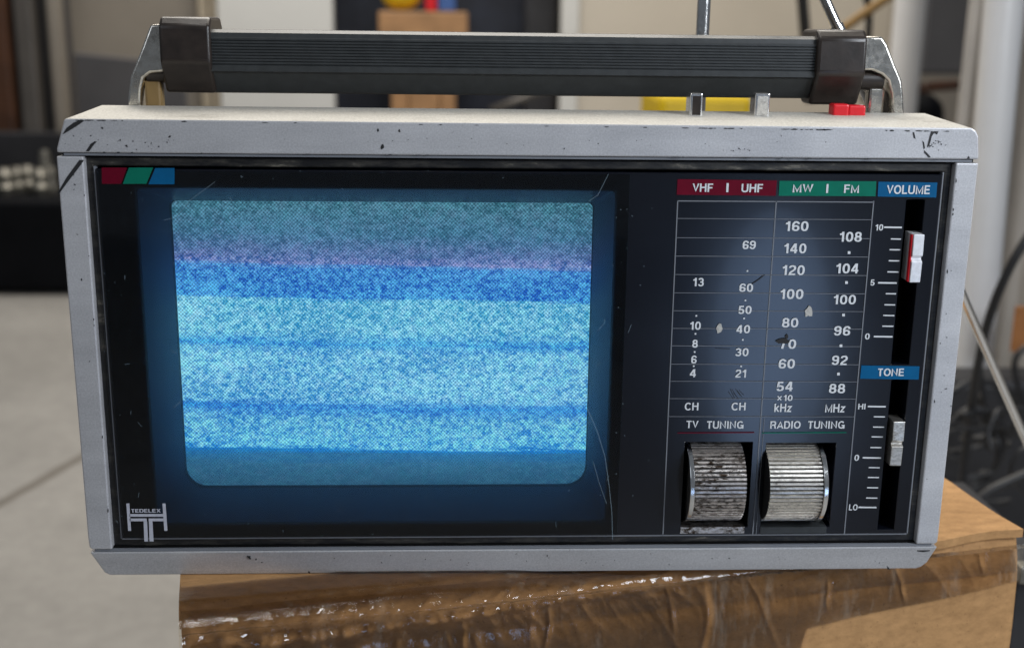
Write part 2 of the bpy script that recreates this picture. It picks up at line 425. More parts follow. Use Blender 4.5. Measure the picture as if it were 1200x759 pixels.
# bottom shell
bot = [(-.1796,-.0008), (-.1752,-.0115), (-.1732,-.0129), (.1730,-.0127), (.1752,-.0117), (.1772,-.0092), (.1800,-.0008)]
bm = bmesh.new(); prism_y(bm, bot, 0, YB+.12)
for v_ in bm.verts:
    if v_.co.y == 0 and v_.co.z < -.005: v_.co.y = .0026*(-v_.co.z-.005)/.007+.001
    elif v_.co.y == 0: v_.co.y = .0002
bshell = link('bottom_shell', bm, 'silver_paint', TV, bevel=.0005)
# dark gasket seen in the seams between the shells
bm = bmesh.new(); box(bm, -.1785, .1785, .0022, YB-.002, .1632, .1656); box(bm, -.178, .178, .0022, YB-.002, -.0014, .0010)
link('seam_gasket', bm, 'matt_black', TV)
bm = bmesh.new(); box(bm, -.1775, .1775, .0008, .003, .1641, .16495); box(bm, -.1775, .1775, .0008, .003, -.0005, .0003)
link('seam_strip', bm, 'print_grey', TV)
# rear housing
bm = bmesh.new()
a = [(-.165,-.0100), (.165,-.0100), (.1655,.163), (-.1655,.163)]; b = [(-.140,.0), (.140,.0), (.140,.135), (-.140,.135)]
prism_y(bm, a, YB, .20, b); rear = link('rear_housing', bm, 'rear_plastic', TV, bevel=.004)
# rim round the dark face
bm = bmesh.new()
plate(bm, -.1701, .1707, .0006, .1640, [(-.1672,.1676,.0042,.1598)], .0032, .02)
box(bm, -.1701, .1707, .020, .0215, .0006, .1640)
link('face_rim', bm, 'grimy_black_rim', TV, bevel=.0006)
# ---- fascia plate
YF = .0016
c0, c1, c2, c3 = rect(160, 222, 722, 612, YF)
BZ = ((c0.x+c3.x)/2-.001, (c1.x+c2.x)/2, (c2.z+c3.z)/2, (c0.z+c1.z)/2)
BZ = (aty(160,235,YF).x, aty(722,225,YF).x, aty(450,612,YF).z, aty(450,222,YF).z)
def hole(xc0, xc1, ym, yt, yb, xm):   # left/right at row ym, top/bottom at column xm
    return (aty(xc0, ym, YF).x, aty(xc1, ym, YF).x, aty(xm, yb, YF).z, aty(xm, yt, YF).z)
W1 = hole(800.5, 879, 565, 518, 617, 840); W2 = hole(895, 976, 565, 519, 617, 935)
S1 = hole(1053.5, 1074.5, 330, 234, 427, 1064); S2 = hole(1037, 1056.5, 530, 445, 620, 1047)
bm = bmesh.new()
PX0, PX1, PZ0, PZ1 = -.1662, .1664, .0050, .1590
plate(bm, PX0, PX1, PZ0, PZ1, [BZ, W1, W2, S1, S2], YF, .0175)
fas = link('front_panel', bm, 'gloss_black_panel', TV, bevel=.0005, seg=1)
bm = bmesh.new()
for x0, x1, z0, z1 in ((PX0-.0008,PX0-.0003,PZ0-.0008,PZ1+.0008), (PX1+.0003,PX1+.0008,PZ0-.0008,PZ1+.0008), (PX0-.0008,PX1+.0008,PZ0-.0008,PZ0-.0003)):
    box(bm, x0, x1, YF+.0004, .006, z0, z1)
link('panel_edge', bm, 'print_grey', fas)
# ---- bezel funnel and picture tube
YT = .0155
ty0, ty1 = 236, 571
tl, tr = aty(207,236,YT), aty(690,238,YT); bl, br = aty(216,570,YT), aty(688.5,563,YT)
X0, X1, Z1, Z0 = (tl.x+bl.x)/2, (tr.x+br.x)/2, (tl.z+tr.z)/2, (bl.z+br.z)/2
def rr(x0, x1, z0, z1, rb, rt, n=8):
    pts = []
    for cx, cz, r, a0 in ((x1-rb, z0+rb, rb, -90), (x1-rt, z1-rt, rt, 0), (x0+rt, z1-rt, rt, 90), (x0+rb, z0+rb, rb, 180)):
        for k in range(n+1):
            a = math.radians(a0+90*k/n); pts.append((cx+r*math.cos(a), cz+r*math.sin(a)))
    return pts
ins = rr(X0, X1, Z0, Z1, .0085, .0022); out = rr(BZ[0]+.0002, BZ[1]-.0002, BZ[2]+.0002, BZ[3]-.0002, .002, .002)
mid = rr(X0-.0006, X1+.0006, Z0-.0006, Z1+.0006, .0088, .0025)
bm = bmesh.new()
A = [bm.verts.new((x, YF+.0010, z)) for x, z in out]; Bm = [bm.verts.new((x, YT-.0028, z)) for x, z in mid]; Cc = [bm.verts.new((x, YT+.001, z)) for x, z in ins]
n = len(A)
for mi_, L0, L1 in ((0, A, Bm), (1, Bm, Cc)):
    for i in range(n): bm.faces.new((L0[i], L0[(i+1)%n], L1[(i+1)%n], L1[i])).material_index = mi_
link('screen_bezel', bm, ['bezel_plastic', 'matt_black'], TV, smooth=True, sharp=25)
# tube face: bulging grid clipped to the rounded outline
crt_mat(Z0, Z1, X0, X1)
bm = bmesh.new(); NX, NZ = 40, 30; gv = []
hx, hz = (X1-X0)/2, (Z1-Z0)/2; ccx, ccz = (X0+X1)/2, (Z0+Z1)/2
for j in range(NZ+1):
    row = []
    for i in range(NX+1):
        a, b = -1+2*i/NX, -1+2*j/NZ
        x, z = ccx+a*(hx+.0015), ccz+b*(hz+.0015)
        row.append(bm.verts.new((x, YT-.0022*(1-a*a)*(1-b*b) - .0004, z)))
    gv.append(row)
for j in range(NZ):
    for i in range(NX): bm.faces.new((gv[j][i], gv[j][i+1], gv[j+1][i+1], gv[j+1][i]))
link('picture_tube', bm, 'phosphor_screen', TV, smooth=True)
# clear cover sheet with scratches
xr = aty(722, 420, YF).x + .003
bm = bmesh.new(); box(bm, PX0+.0008, xr, .0006, .0014, PZ0+.0008, PZ1-.0008)
def scr(pts, w=.00018): ribbon(bm, pts, .0005, w, 1)
scr([(688,478),(700,505),(709,535),(714,570),(717,600),(718,632)], .0003); scr([(695,540),(702,565),(711,590)], .0002)
scr([(713,204),(706,218),(700,230)], .00022); scr([(701,228),(690,236)], .00018)
scr([(192,258),(205,255),(212,248),(222,235),(240,222),(252,213)], .00018); scr([(200,410),(207,414)], .0003); scr([(203,478),(212,470)], .0003)
scr([(700,388),(708,379),(709,373)]); scr([(698,430),(704,424)]); scr([(740,380),(736,390)])
for k in range(70):
    a, b = random.uniform(130, 720), random.uniform(205, 625); an = random.uniform(0, 6.28); L = random.uniform(1, 7)
    if 207 < a < 690 and 236 < b < 530: continue
    scr([(a, b), (a+L*math.cos(an), b+L*math.sin(an))], random.uniform(.0001,.00022))
for k in range(190):
    a, b = random.uniform(120, 770), random.uniform(200, 630)
    if 215 < a < 685 and 236 < b < 525 and random.random() < .8: continue
    r_ = random.uniform(.3, .75); pxpoly(bm, [(a-r_, b-r_), (a+r_, b-r_*.6), (a+r_*.7, b+r_), (a-r_*.8, b+r_*.9)], .00048, 1)
link('screen_cover', bm, ['smoked_cover', 'cover_scratch'], TV)
# ---- printing on the cover
YP = .0003
bm = bmesh.new()
pxpoly(bm, [(119,196.5),(149,196.5),(142,215.5),(119.5,215.5)], YP, 0); pxpoly(bm, [(151,196.5),(179.5,196.5),(171.5,215.5),(144,215.5)], YP, 1); pxpoly(bm, [(182,197),(204.5,197),(204.5,216),(174,216)], YP, 2)
link('colour_stripes', bm, ['band_red','band_green','band_blue'], TV)
bm = bmesh.new()
for p in ([(148,589.5),(151.6,589.5),(153.7,621.5),(150.2,621.5)], [(190.3,589.5),(194,589.5),(196.3,621.5),(192.5,621.5)], [(151.6,601.8),(191.3,601.8),(191.5,605),(151.8,605)],
          [(151.8,607),(172,607),(172,610.3),(152,610.3)], [(174.2,607),(191.7,607),(192,610.3),(174.2,610.3)], [(168.2,610.4),(172.4,610.4),(173.6,634),(169.2,634)], [(174.4,610.4),(178.7,610.4),(180,634),(175.2,634)]):
    pxpoly(bm, p, YP, 0)
text_into(bm, 'TEDELEX', 171, 598, 34.5, 4.3, YP-.0001, 0, .20)
link('brand_emblem', bm, 'print_light', TV)
# ---- tuning scale
YS = .0013
def T(bm, s, cx, cy, w, h, mi=0): text_into(bm, s, cx, cy, w, h, YS-.0001, mi)
def dot(bm, cx, cy, r=1.1): pxpoly(bm, [(cx-r,cy-r),(cx+r,cy-r),(cx+r,cy+r),(cx-r,cy+r)], YS-.0001, 0)
bm = bmesh.new()
L1 = lambda y: 794 + (782.5-794)*(y-240)/260; L2 = lambda y: 909.5 + (891-909.5)*(y-240)/260; L3 = lambda y: 1023.5 + (1000.5-1023.5)*(y-240)/260
for f in (L1, L2, L3): ribbon(bm, [(f(235.5), 235.5), (f(625), 625.5)], YS, .00045, 1)
ribbon(bm, [(L2(490)+4, 490), (L2(625)+4, 625)], YS, .00022, 1)
for a, b in zip((235.5,256,278.5,300,321.6,343,364,384.6,405,426.5,446.5,466.8,487.8), (237,257.5,279.7,301.2,322.8,344.2,365,385.6,406,427.2,447.2,467.3,488)):
    ribbon(bm, [(L1(a), a), (L3(b), b)], YS, .00042 if a < 236 else .00022, 1)
ribbon(bm, [(L1(627), 627), (L3(626), 626)], YS, .00025, 1)
for s, cx, cy, w, h in (('160',934,265,27,11.5),('140',932,291,26,11.5),('120',930,316.5,26,11.5),('100',928,344.5,27,11.5),('80',926,378,19,11),('70',923.5,403,19,11),('60',922,426,19,11),('54',919.5,452.5,19,11),
    ('×',913.5,466.3,5.5,5.5),('10',923.5,466,10.5,7),('kHz',918,477.5,21,9.8),('108',997,277.5,26,11.5),('104',993,314.5,26,11.5),('100',990,351,26,11),('96',987,387.5,19.5,11),('92',984,422,18.5,11),('88',981,455,19,11),('MHz',979,478,24,9.8),
    ('13',818.5,330.5,12.5,9.8),('10',815,381.5,12.5,9.5),('8',814.5,402.5,6.5,9.3),('6',813.3,421,6.5,9.3),('4',812,437,7,9.3),('CH',810.5,476,16,9),
    ('69',878,287,15.5,9.8),('60',874.5,337,16,9.6),('50',873,363,15.5,9.5),('40',871,385.5,16,9.5),('30',869.5,412.5,15.5,9.3),('21',868,437.5,12.5,9.3),('CH',865.5,476,16.5,9),
    ('TV',811.5,497,14,8.6),('TUNING',850,497.5,43,8.8),('RADIO',920.5,497.5,35.5,8.8),('TUNING',968.5,497.5,43,8.8)):
    T(bm, s, cx, cy, w, h)
for cx, cy in ((995,296),(992,331),(988.5,369),(985.5,405),(982.5,438)): dot(bm, cx, cy, 1.6)
for cx, cy in ((816,370),(815,391),(814,412.3),(813,428.8),(876,317.5),(873.5,352),(872,373),(870.5,398),(868.5,429)): dot(bm, cx, cy, .95)
ribbon(bm, [(794,507),(884,506.5)], YS, .0004, 2); ribbon(bm, [(893,507),(992,506.5)], YS, .0004, 3)
def blob(bm, cx, cy, rx, ry, y, mi, jag=.3, n=12, rot=0):
    P = []
    for k in range(n):
        a = 2*math.pi*k/n; r = 1+random.uniform(-jag, jag); x, z = rx*r*math.cos(a), ry*r*math.sin(a)
        P.append((cx+x*math.cos(rot)-z*math.sin(rot), cy+x*math.sin(rot)+z*math.cos(rot)))
    pxpoly(bm, P, y, mi)
blob(bm, 843, 385, 3.6, 5.2, YS-.0002, 4, .25); blob(bm, 948.5, 365.5, 4.6, 6.5, YS-.0002, 4, .3, rot=.3); blob(bm, 917, 399.5, 8.5, 3.2, YS-.0002, 5, .25); blob(bm, 922, 394, 1.6, 2.5, YS-.0002, 5)
for k in range(7): ribbon(bm, [(854+k*2.1, 459+random.uniform(-4,3)), (859+k*2.1, 463+random.uniform(-1,5))], YS-.0002, .00022, 5)
ribbon(bm, [(881,333),(890,327),(896,322)], YS-.0002, .0003, 5); ribbon(bm, [(838,408),(856,409)], YS-.0002, .00015, 5)
link('tuning_scale', bm, ['print_white','print_grey','band_red','band_green','light_chip','dark_chip_and_shade'], fas)
# band headers
def header(pts, col, words):
    bm = bmesh.new(); pxpoly(bm, pts, YS, 0)
    for s, cx, cy, w, h in words: text_into(bm, s, cx, cy, w, h, YS-.0002, 1, .17)
    link('band_header', bm, [col, 'print_white'], fas)
header([(794,210),(910.5,211.5),(909,229.5),(793,228.3)], 'band_red', (('VHF',823.5,220,24,9.8),('I',852.5,220,2.6,10.5),('UHF',881.5,220.5,25,9.8)))
header([(913.5,212),(1027,212.5),(1026,230),(912.5,229.5)], 'band_green', (('MW',941,220.7,24,9.8),('I',969.5,221,2.4,10.5),('FM',998,221.3,17.5,9.8)))
header([(1029.5,213),(1098.5,214),(1097,231.5),(1028.5,230.3)], 'band_blue', (('VOLUME',1064.5,222.3,50.5,10.3),))
header([(1009.5,428),(1077.5,429),(1076.5,444.5),(1008,443.5)], 'band_blue', (('TONE',1044,436,30.5,8.8),))
def scale(name, majors, minors):
    bm = bmesh.new()
    for s, cx, cy, w, h, x0, x1, yy in majors:
        T(bm, s, cx, cy, w, h); ribbon(bm, [(x0,yy),(x1,yy+.3)], YS, .00065, 0)
    for x0, x1, yy in minors: ribbon(bm, [(x0,yy),(x1,yy+.2)], YS, .0005, 0)
    link(name, bm, 'print_white', fas)
scale('volume_scale', (('10',1030.5,266.5,9,7.2,1036,1057,266.3),('5',1022.5,331,5,7,1029,1051,331.3),('0',1016.5,394,5.5,7,1024,1046,394.2)),
    ((1044,1056,280),(1042.5,1055,292.5),(1041.5,1054,305.5),(1040,1053,318.5),(1038,1050,344),(1036.5,1049,357),(1035,1048,369.5),(1034,1047,382)))
scale('tone_scale', (('HI',1010,476,8.5,6.5,1017,1038,476),('0',1004,536,5.5,7,1011,1032.5,536),('LO',1000,594,10,7,1006,1027,594)),
    ((1024,1037,488),(1023,1036,500),(1021.5,1034.5,511.5),(1020,1033,524),(1018,1031,547.5),(1017,1030,559),(1016,1029,571),(1015,1028,583)))
# slider slot backs and knob wells (dark linings)
bm = bmesh.new()
for h_ in (S1, S2, W1, W2): box(bm, h_[0]-.001, h_[1]+.001, .0178, .0188, h_[2]-.001, h_[3]+.001)
link('slot_lining', bm, 'matt_black', fas)
# tuning knobs
def knob(xa, xb, xfa, xfb, yc, mat, lbl, W):
    c = aty((xa+xb)/2, yc, -.004); R = .0172; cy = .0080
    x0, x1 = aty(xa, yc, -.006).x, aty(xb, yc, -.006).x; f0, f1 = aty(xfa, yc, -.006).x, aty(xfb, yc, -.006).x
    zc = (W[2]+W[3])/2
    bm = bmesh.new(); NT_ = 60; prof = []
    for k in range(NT_):
        for (da, r) in ((0, R-.0009), (.16, R), (.66, R), (.82, R-.0009)):
            a = 2*math.pi*(k+da)/NT_; prof.append((cy+r*math.cos(a), zc+r*math.sin(a)))
    prism_x(bm, prof, x0, x1)
    bm.faces.ensure_lookup_table(); bm.faces[0].material_index = bm.faces[1].material_index = 1  # end faces black: the well's shadow is put into their colour
    for k in range(2, len(bm.faces)):
        if (k-2) % 4 == 3: bm.faces[k].material_index = 1
    o = link('tuning_knob', bm, [mat, 'dark_chip_and_shade'], TV, label=lbl)
    bm = bmesh.new(); prism_x(bm, [(cy+(R+.0006)*math.cos(2*math.pi*k/72), zc+(R+.0006)*math.sin(2*math.pi*k/72)) for k in range(72)], f0, f1)
    link('knob_flange', bm, 'chrome', o, smooth=True, sharp=40, bevel=.0003)
    bm = bmesh.new(); prism_x(bm, [(YF-.0004, W[2]+.0001), (YF-.0004, W[2]-.0001-.0027), (YF+.004, W[2]-.0027), (YF+.010, W[2]+.0006)], W[0]-.0002, W[1]-.0012)
    link('knob_ledge', bm, mat if 'TV' in lbl or 'left' in lbl else 'grip_plastic', fas)
knob(813.5, 873.5, 807.5, 813, 565, 'worn_chrome', 'worn left ribbed knob with dark dirt', W1)
knob(901, 963, 963.5, 969, 565, 'pale_chrome', 'cleaner pale right ribbed knob', W2)
# sliders
def slider(px0, px1, py0, py1, tint, lbl):
    a, b = aty(px0, (py0+py1)/2, -.002), aty(px1, (py0+py1)/2, -.002); zt, zb = aty((px0+px1)/2, py0, -.002).z, aty((px0+px1)/2, py1, -.002).z
    zm = (zt+zb)/2; bm = bmesh.new()
    prism_x(bm, [(-.002,zt), (-.0023,zm+.0012), (-.0008,zm+.0003), (-.0008,zm-.0003), (-.0023,zm-.0012), (-.002,zb), (.008,zb), (.008,zt)], a.x, b.x)
    o = link('slider_knob', bm, 'slider_white_reflection' if tint else 'pale_chrome', fas, bevel=.00025, label=lbl)
    if tint:
        bm = bmesh.new(); box(bm, a.x-.0007, a.x-.0001, -.0016, .0005, zb+.0002, zt-.0002)
        link('side_reflection', bm, 'red_plastic', o, bevel=.0002)  # red reflection on the slider's side, added as a coloured layer
slider(1068.5, 1081, 275, 331, True, 'chrome volume slider with white and red reflections painted on'); slider(1045, 1058.5, 494, 545.5, False, 'silver tone slider')
# ---- paint chips and scratches on the frame, sunk in the bar they mark
YC = -.00012; marks = {k: [] for k in ('top','left','right','bottom')}
def chip(pts):
    cx_, cy_ = sum(p[0] for p in pts)/len(pts), sum(p[1] for p in pts)/len(pts)
    where = 'top' if cy_ < 184.5 and not (cx_ < 100 and cy_ > 182) else 'bottom' if cy_ > 641 else 'left' if cx_ < 300 else 'right'
    marks[where].append(pts)
def mark(cx, cy, rx, ry, jag=.4, n=8, rot=0):
    P = []
    for k in range(n):
        a = 2*math.pi*k/n; r = 1+random.uniform(-jag, jag); x, z = rx*r*math.cos(a), ry*r*math.sin(a)
        P.append((cx+x*math.cos(rot)-z*math.sin(rot), cy+x*math.sin(rot)+z*math.cos(rot)))
    chip(P)
chip([(73,158),(78,150),(86,144),(95,140),(99,141.5),(90,148),(80,154)]); chip([(100.5,177.5),(106,169),(111,165.5),(113.5,166),(109,171),(104.5,177.5)])
chip([(67,227),(78,208),(93,187.5),(98.5,187.5),(95,193),(82,210),(70,226)])
chip([(1069.5,155),(1071.5,155),(1073,163),(1071,162)]); chip([(1091,154),(1096,154),(1092,160),(1090,168),(1087.5,173),(1086.5,172),(1089,162)]); chip([(1081,165),(1083,167),(1084,174),(1082.5,175)])
chip([(1083,176),(1088,181),(1091,184.5),(1088,184.5),(1083,179)]); chip([(1133,186.5),(1135,182.5),(1137,186)]); chip([(1095,154),(1100,154),(1098,158),(1095,156)])
chip([(1074,643.2),(1090,641.6),(1090,645.2),(1082,646.5),(1075,645.5)]); chip([(1039,662),(1043,666.2),(1048,666.6),(1040,666.8)])
for cx, cy, r in ((292,652.5,2.2),(448,172,2.6),(443,153,1.6),(468,153.5,1.8),(362,670,1.4),(199,160,1.2),(148,171,1.4),(186,172,1),(120,150,1.3),(300,655,1)):
    mark(cx, cy, r*1.2, r*.8, .4, 8, random.uniform(0,3))
pxs = [(866,178,16,5,26),(845,182,14,3,8),(1097,168,12,10,16),(95,160,25,10,16),(175,168,60,8,14),(84,240,8,30,14),(640,165,300,14,26),(1090,320,8,120,12),(1110,400,6,120,8),(98,420,8,150,12),(600,655,450,7,26)]
for cx, cy, sx, sy, n in pxs:
    for k in range(n):
        x, y = random.gauss(cx, sx*.5), random.gauss(cy, sy*.5)
        if (y < 158 or 177 < y < 196 or y > 664 or 634 < y < 650) or (y > 640 and not 128 < x < 1075): continue
        if 183 < y < 640 and not (88 < x+ (y-190)*-.082+5 < 100 or 1120+(190-y)*.095 < x < 1143+(190-y)*.1): continue
        mark(x, y, random.uniform(.4,1.3), random.uniform(.3,.8), .5, 7, random.uniform(0,3))
for k in range(60):                                            # nibbled top edge
    x = random.choice([random.uniform(800,870), random.uniform(915,975), random.uniform(1030,1110), random.uniform(90,130), random.uniform(100,1100)])
    yy = 139.6 + (x-78)/1060*13.6
    mark(x, yy+1.2, random.uniform(1,4.5), random.uniform(.3,.8))
for k in range(26):
    x = random.uniform(90, 1130); mark(x, 178.3+(x-70)*.0085, random.uniform(.6,4), random.uniform(.3,.7))
for y in (212, 246, 251, 318, 402, 470, 561): mark(1122.5-(y-193)*.0985, y, random.uniform(.4,.8), random.uniform(.6,2.5))
for y in (229, 300, 374, 381, 512, 598): mark(96+(y-190)*.0745, y, random.uniform(.4,.8), random.uniform(.6,2.5))
for key, o in (('top', top), ('left', side_l), ('right', side_r), ('bottom', bshell)):
    o.data.materials.append(MATS['dark_chip_and_shade']); mi = len(o.data.materials)-1
    bm = bmesh.new(); bm.from_mesh(o.data)
    for P in marks[key]: pxpoly(bm, P, YC if key != 'bottom' else .0007, mi)
    bm.to_mesh(o.data); bm.free()
# ---- buttons on the top
def topbutton(px0, px1, pyt, pyb, mat):
    y = .0285; a, b = aty(px0, pyb, y), aty(px1, pyb, y); zt = aty((px0+px1)/2, pyt, y).z
    bm = bmesh.new(); box(bm, a.x, b.x, y, y+.009, .1782, zt); o = link('push_button', bm, 'bright_chrome', TV, bevel=.0006, seg=3)
    bm = bmesh.new(); box(bm, a.x+.0011, b.x-.0008, y-.0001, y+.001, .1795, zt-.0011); link('button_face', bm, mat, o)
topbutton(808, 823, 109.5, 132, 'brown_cap_plastic'); topbutton(884, 901.5, 109.5, 133.5, 'pale_chrome')  # left face: reddish brown reflection put in as its colour
bm = bmesh.new()
for a, b, zt in ((976,995,122),(994.5,1015,123.5)):
    p0, p1 = aty(a, 133, .034), aty(b, 133, .034)
    box(bm, p0.x, p1.x, .034 if a < 990 else .0345, .041, .1788, aty(a, zt, .034).z)
link('red_switch', bm, 'red_plastic', TV, bevel=.0009, seg=3)
# ---- handle
HAN_Y0, HAN_Y1 = .046, .066
def bracket(px_outline, lbl=None):
    P = [aty(a, b, HAN_Y0) for a, b in px_outline]; bm = bmesh.new(); prism_y(bm, [(p.x, p.z) for p in P], HAN_Y0, HAN_Y1)
    return link('handle_bracket', bm, 'aged_chrome', HAN, smooth=True, sharp=30, bevel=.0010, seg=3)
bm = bmesh.new()
x0, x1 = aty(232, 70, .045).x, aty(965, 80, .045).x
zc = .1985
ztop, zbot = .2113, .1852
prof = [(.048, ztop), (.0455, ztop-.0012), (.0450, ztop-.0030)]
z = ztop-.0034
for k in range(9):
    prof += [(.0448, z), (.0448, z-.0007), (.0454, z-.00085), (.0454, z-.00105)]; z -= .0012
prof += [(.0446, z-.0002), (.0446, z-.0026), (.0462, z-.0034), (.052, zbot+.0006), (.0535, zbot), (.060, zbot), (.066, zbot+.007), (.067, ztop-.004), (.064, ztop)]
prism_x(bm, prof, x0, x1)
HAN = link('handle', bm, 'grip_plastic', TV)
def cap(pxa, pxb, zt, zb):
    a, b = aty(pxa, 70, .042).x, aty(pxb, 70, .042).x; bm = bmesh.new()
    prism_x(bm, [(.0465, zt), (.0425, zt-.0035), (.0420, zt-.018), (.0500, zb), (.0630, zb), (.0700, zb+.009), (.0705, zt-.004), (.0670, zt)], a, b)
    link('handle_cap', bm, 'brown_cap_plastic', HAN, smooth=True, sharp=30, bevel=.0014, seg=3)
cap(187, 247, .2162, .1852); cap(958, 1016, .2143, .1828)
bracket([(149,135),(150,110),(153,88),(163,64),(176,29),(200,28),(200,84),(176,86),(168,92),(165,105),(164,135)])
bracket([(1005,43),(1034,43),(1040,52),(1050,78),(1057,94),(1059,112),(1060,145),(1046,145),(1045,110),(1041,95),(1034,88),(1022,83),(1005,83)])
for x, sgn in ((-.1565, 1), (.1560, -1)):
    bm = bmesh.new(); prism_x(bm, [(.052+.0045*math.cos(2*math.pi*k/20), .1935+.0045*math.sin(2*math.pi*k/20)) for k in range(20)], min(x, x+sgn*.012), max(x, x+sgn*.012))
    link('handle_pivot', bm, 'brown_cap_plastic', HAN, smooth=True, sharp=40)
    bm = bmesh.new(); box(bm, x-.0035 + (.002 if sgn > 0 else -.002), x+.0035+(.002 if sgn > 0 else -.002), .0495, .056, .178, .1905); link('handle_leg', bm, 'orange_amber' if sgn > 0 else 'aged_chrome', HAN, bevel=.0012)
# ---- aerials
def rod(name, parent, segs, mat='chrome'):
    bm = bmesh.new()
    for (p, q_, r) in segs: tube(bm, [p, q_], r, 14, 0, False)
    return link(name, bm, mat, parent, smooth=True, sharp=40)
p = aty(823, 45, .085); rod('aerial', TV, [((p.x, .085, .150), (p.x, .085, .23), .0030), ((p.x, .085, .23), (p.x+.001, .085, .34), .0024)])
p = aty(987, 45, .080); q_ = aty(963, -8, .080); d = (q_-p); rod('aerial', TV, [(p-d*1.8, p+d*.3, .0030), (p+d*.3, p+d*7, .0024)])
# ================================================================== THE CARDBOARD BOX
BT = -.0132
A0 = Vector((-.1360, -.031, 0)); A1 = Vector((.2385, .0445, 0)); ex = (A1-A0).normalized(); ey = Vector((-ex.y, ex.x, 0)); LEN = (A1-A0).length; DEP = .30
BX = empty('cardboard_box', (A0+ex*LEN/2+ey*DEP/2)+Vector((0,0,FLOOR)), 'worn brown cardboard box wrapped in wrinkled clear tape, under the television', 'box')
def bp(u, v, z): return A0+ex*u*LEN+ey*v*DEP+Vector((0,0,z))
def crease(u, z):
    """outward displacement of the front wall"""
    t = max(0, 1-(BT-z)/.03)
    return .0014*noise.noise(Vector((u*7, z*22, 1))) - .006*t*t
bm = bmesh.new(); NU, NV = 90, 70; g = []
for j in range(NV+1):
    z = BT-.0005 - (BT-FLOOR-.0005)*(j/NV)**1.6
    g.append([bm.verts.new(bp(i/NU, 0, z) - ey*(crease(i/NU, z) + .002) + Vector((0,0, 0 if 0 < j < NV else (-.0025*abs(noise.noise(Vector((i*.09, 3, 2)))) if j == 0 else 0)))) for i in range(NU+1)])
for j in range(NV):
    for i in range(NU): bm.faces.new((g[j][i], g[j+1][i], g[j+1][i+1], g[j][i+1]))
# side and back walls
for (ua, va, ub, vb) in ((0,0,0,1), (1,0,1,1), (0,1,1,1)):
    N2 = 30; gg = []
    for j in range(NV+1):
        z = BT-.0005 - (BT-FLOOR-.0005)*(j/NV)**1.6
        gg.append([])
        for i in range(N2+1):
            s = i/N2; pp = bp(ua+(ub-ua)*s, va+(vb-va)*s, z)
            if va == 0 and i == 0: pp = g[j][0 if ua == 0 else NU].co.copy()
            elif va != vb: pp += ex*(.0012*noise.noise(Vector((s*6, z*40, 7+ua))))
            gg[-1].append(bm.verts.new(pp))
    for j in range(NV):
        for i in range(N2): bm.faces.new((gg[j][i], gg[j+1][i], gg[j+1][i+1], gg[j][i+1]))
bmesh.ops.remove_doubles(bm, verts=bm.verts, dist=1e-5)
link('box_wall', bm, 'cardboard', BX, smooth=True)
# top flaps: a sheet with a slightly lifted, crushed right end
def topz(u, v):
    z = BT + .0002
    if u > .86: z += .0012*((u-.86)/.14)*(1-v)**.5*(.6+.6*noise.noise(Vector((u*20, v*8, 2))))
    if v < .03 and u < .8: z -= .004*(1-v/.03)**2
    return z
bm = bmesh.new(); NU, NV = 90, 60; th = .004
lay = []
for off in (0, -th):
    g = []
    for j in range(NV+1):
        v = (j/NV)**1.5
        row = []
        for i in range(NU+1):
            u = i/NU; e = .006*noise.noise(Vector((v*7, 5, 1)))*(1 if u > .9 else 0)
            fr = .0035*noise.noise(Vector((u*12, 9, 1)))*(1-v)**8
            row.append(bm.verts.new(bp(u*1.004-.002+(e if i == NU else 0), v, topz(u, v)+off) - ey*(fr - (.003 if u < .8 else -.001))*(1-v)**6))
        g.append(row)
    lay.append(g)
for k, g in enumerate(lay):
    for j in range(NV):
        for i in range(NU): bm.faces.new((g[j][i], g[j][i+1], g[j+1][i+1], g[j+1][i]))
a, b = lay
for i in range(NU): bm.faces.new((a[0][i], a[0][i+1], b[0][i+1], b[0][i])); bm.faces.new((a[NV][i], a[NV][i+1], b[NV][i+1], b[NV][i]))
for j in range(NV): bm.faces.new((a[j][0], a[j+1][0], b[j+1][0], b[j][0])); bm.faces.new((a[j][NU], a[j+1][NU], b[j+1][NU], b[j][NU]))
link('top_flap', bm, 'cardboard', BX, smooth=True, sharp=60)
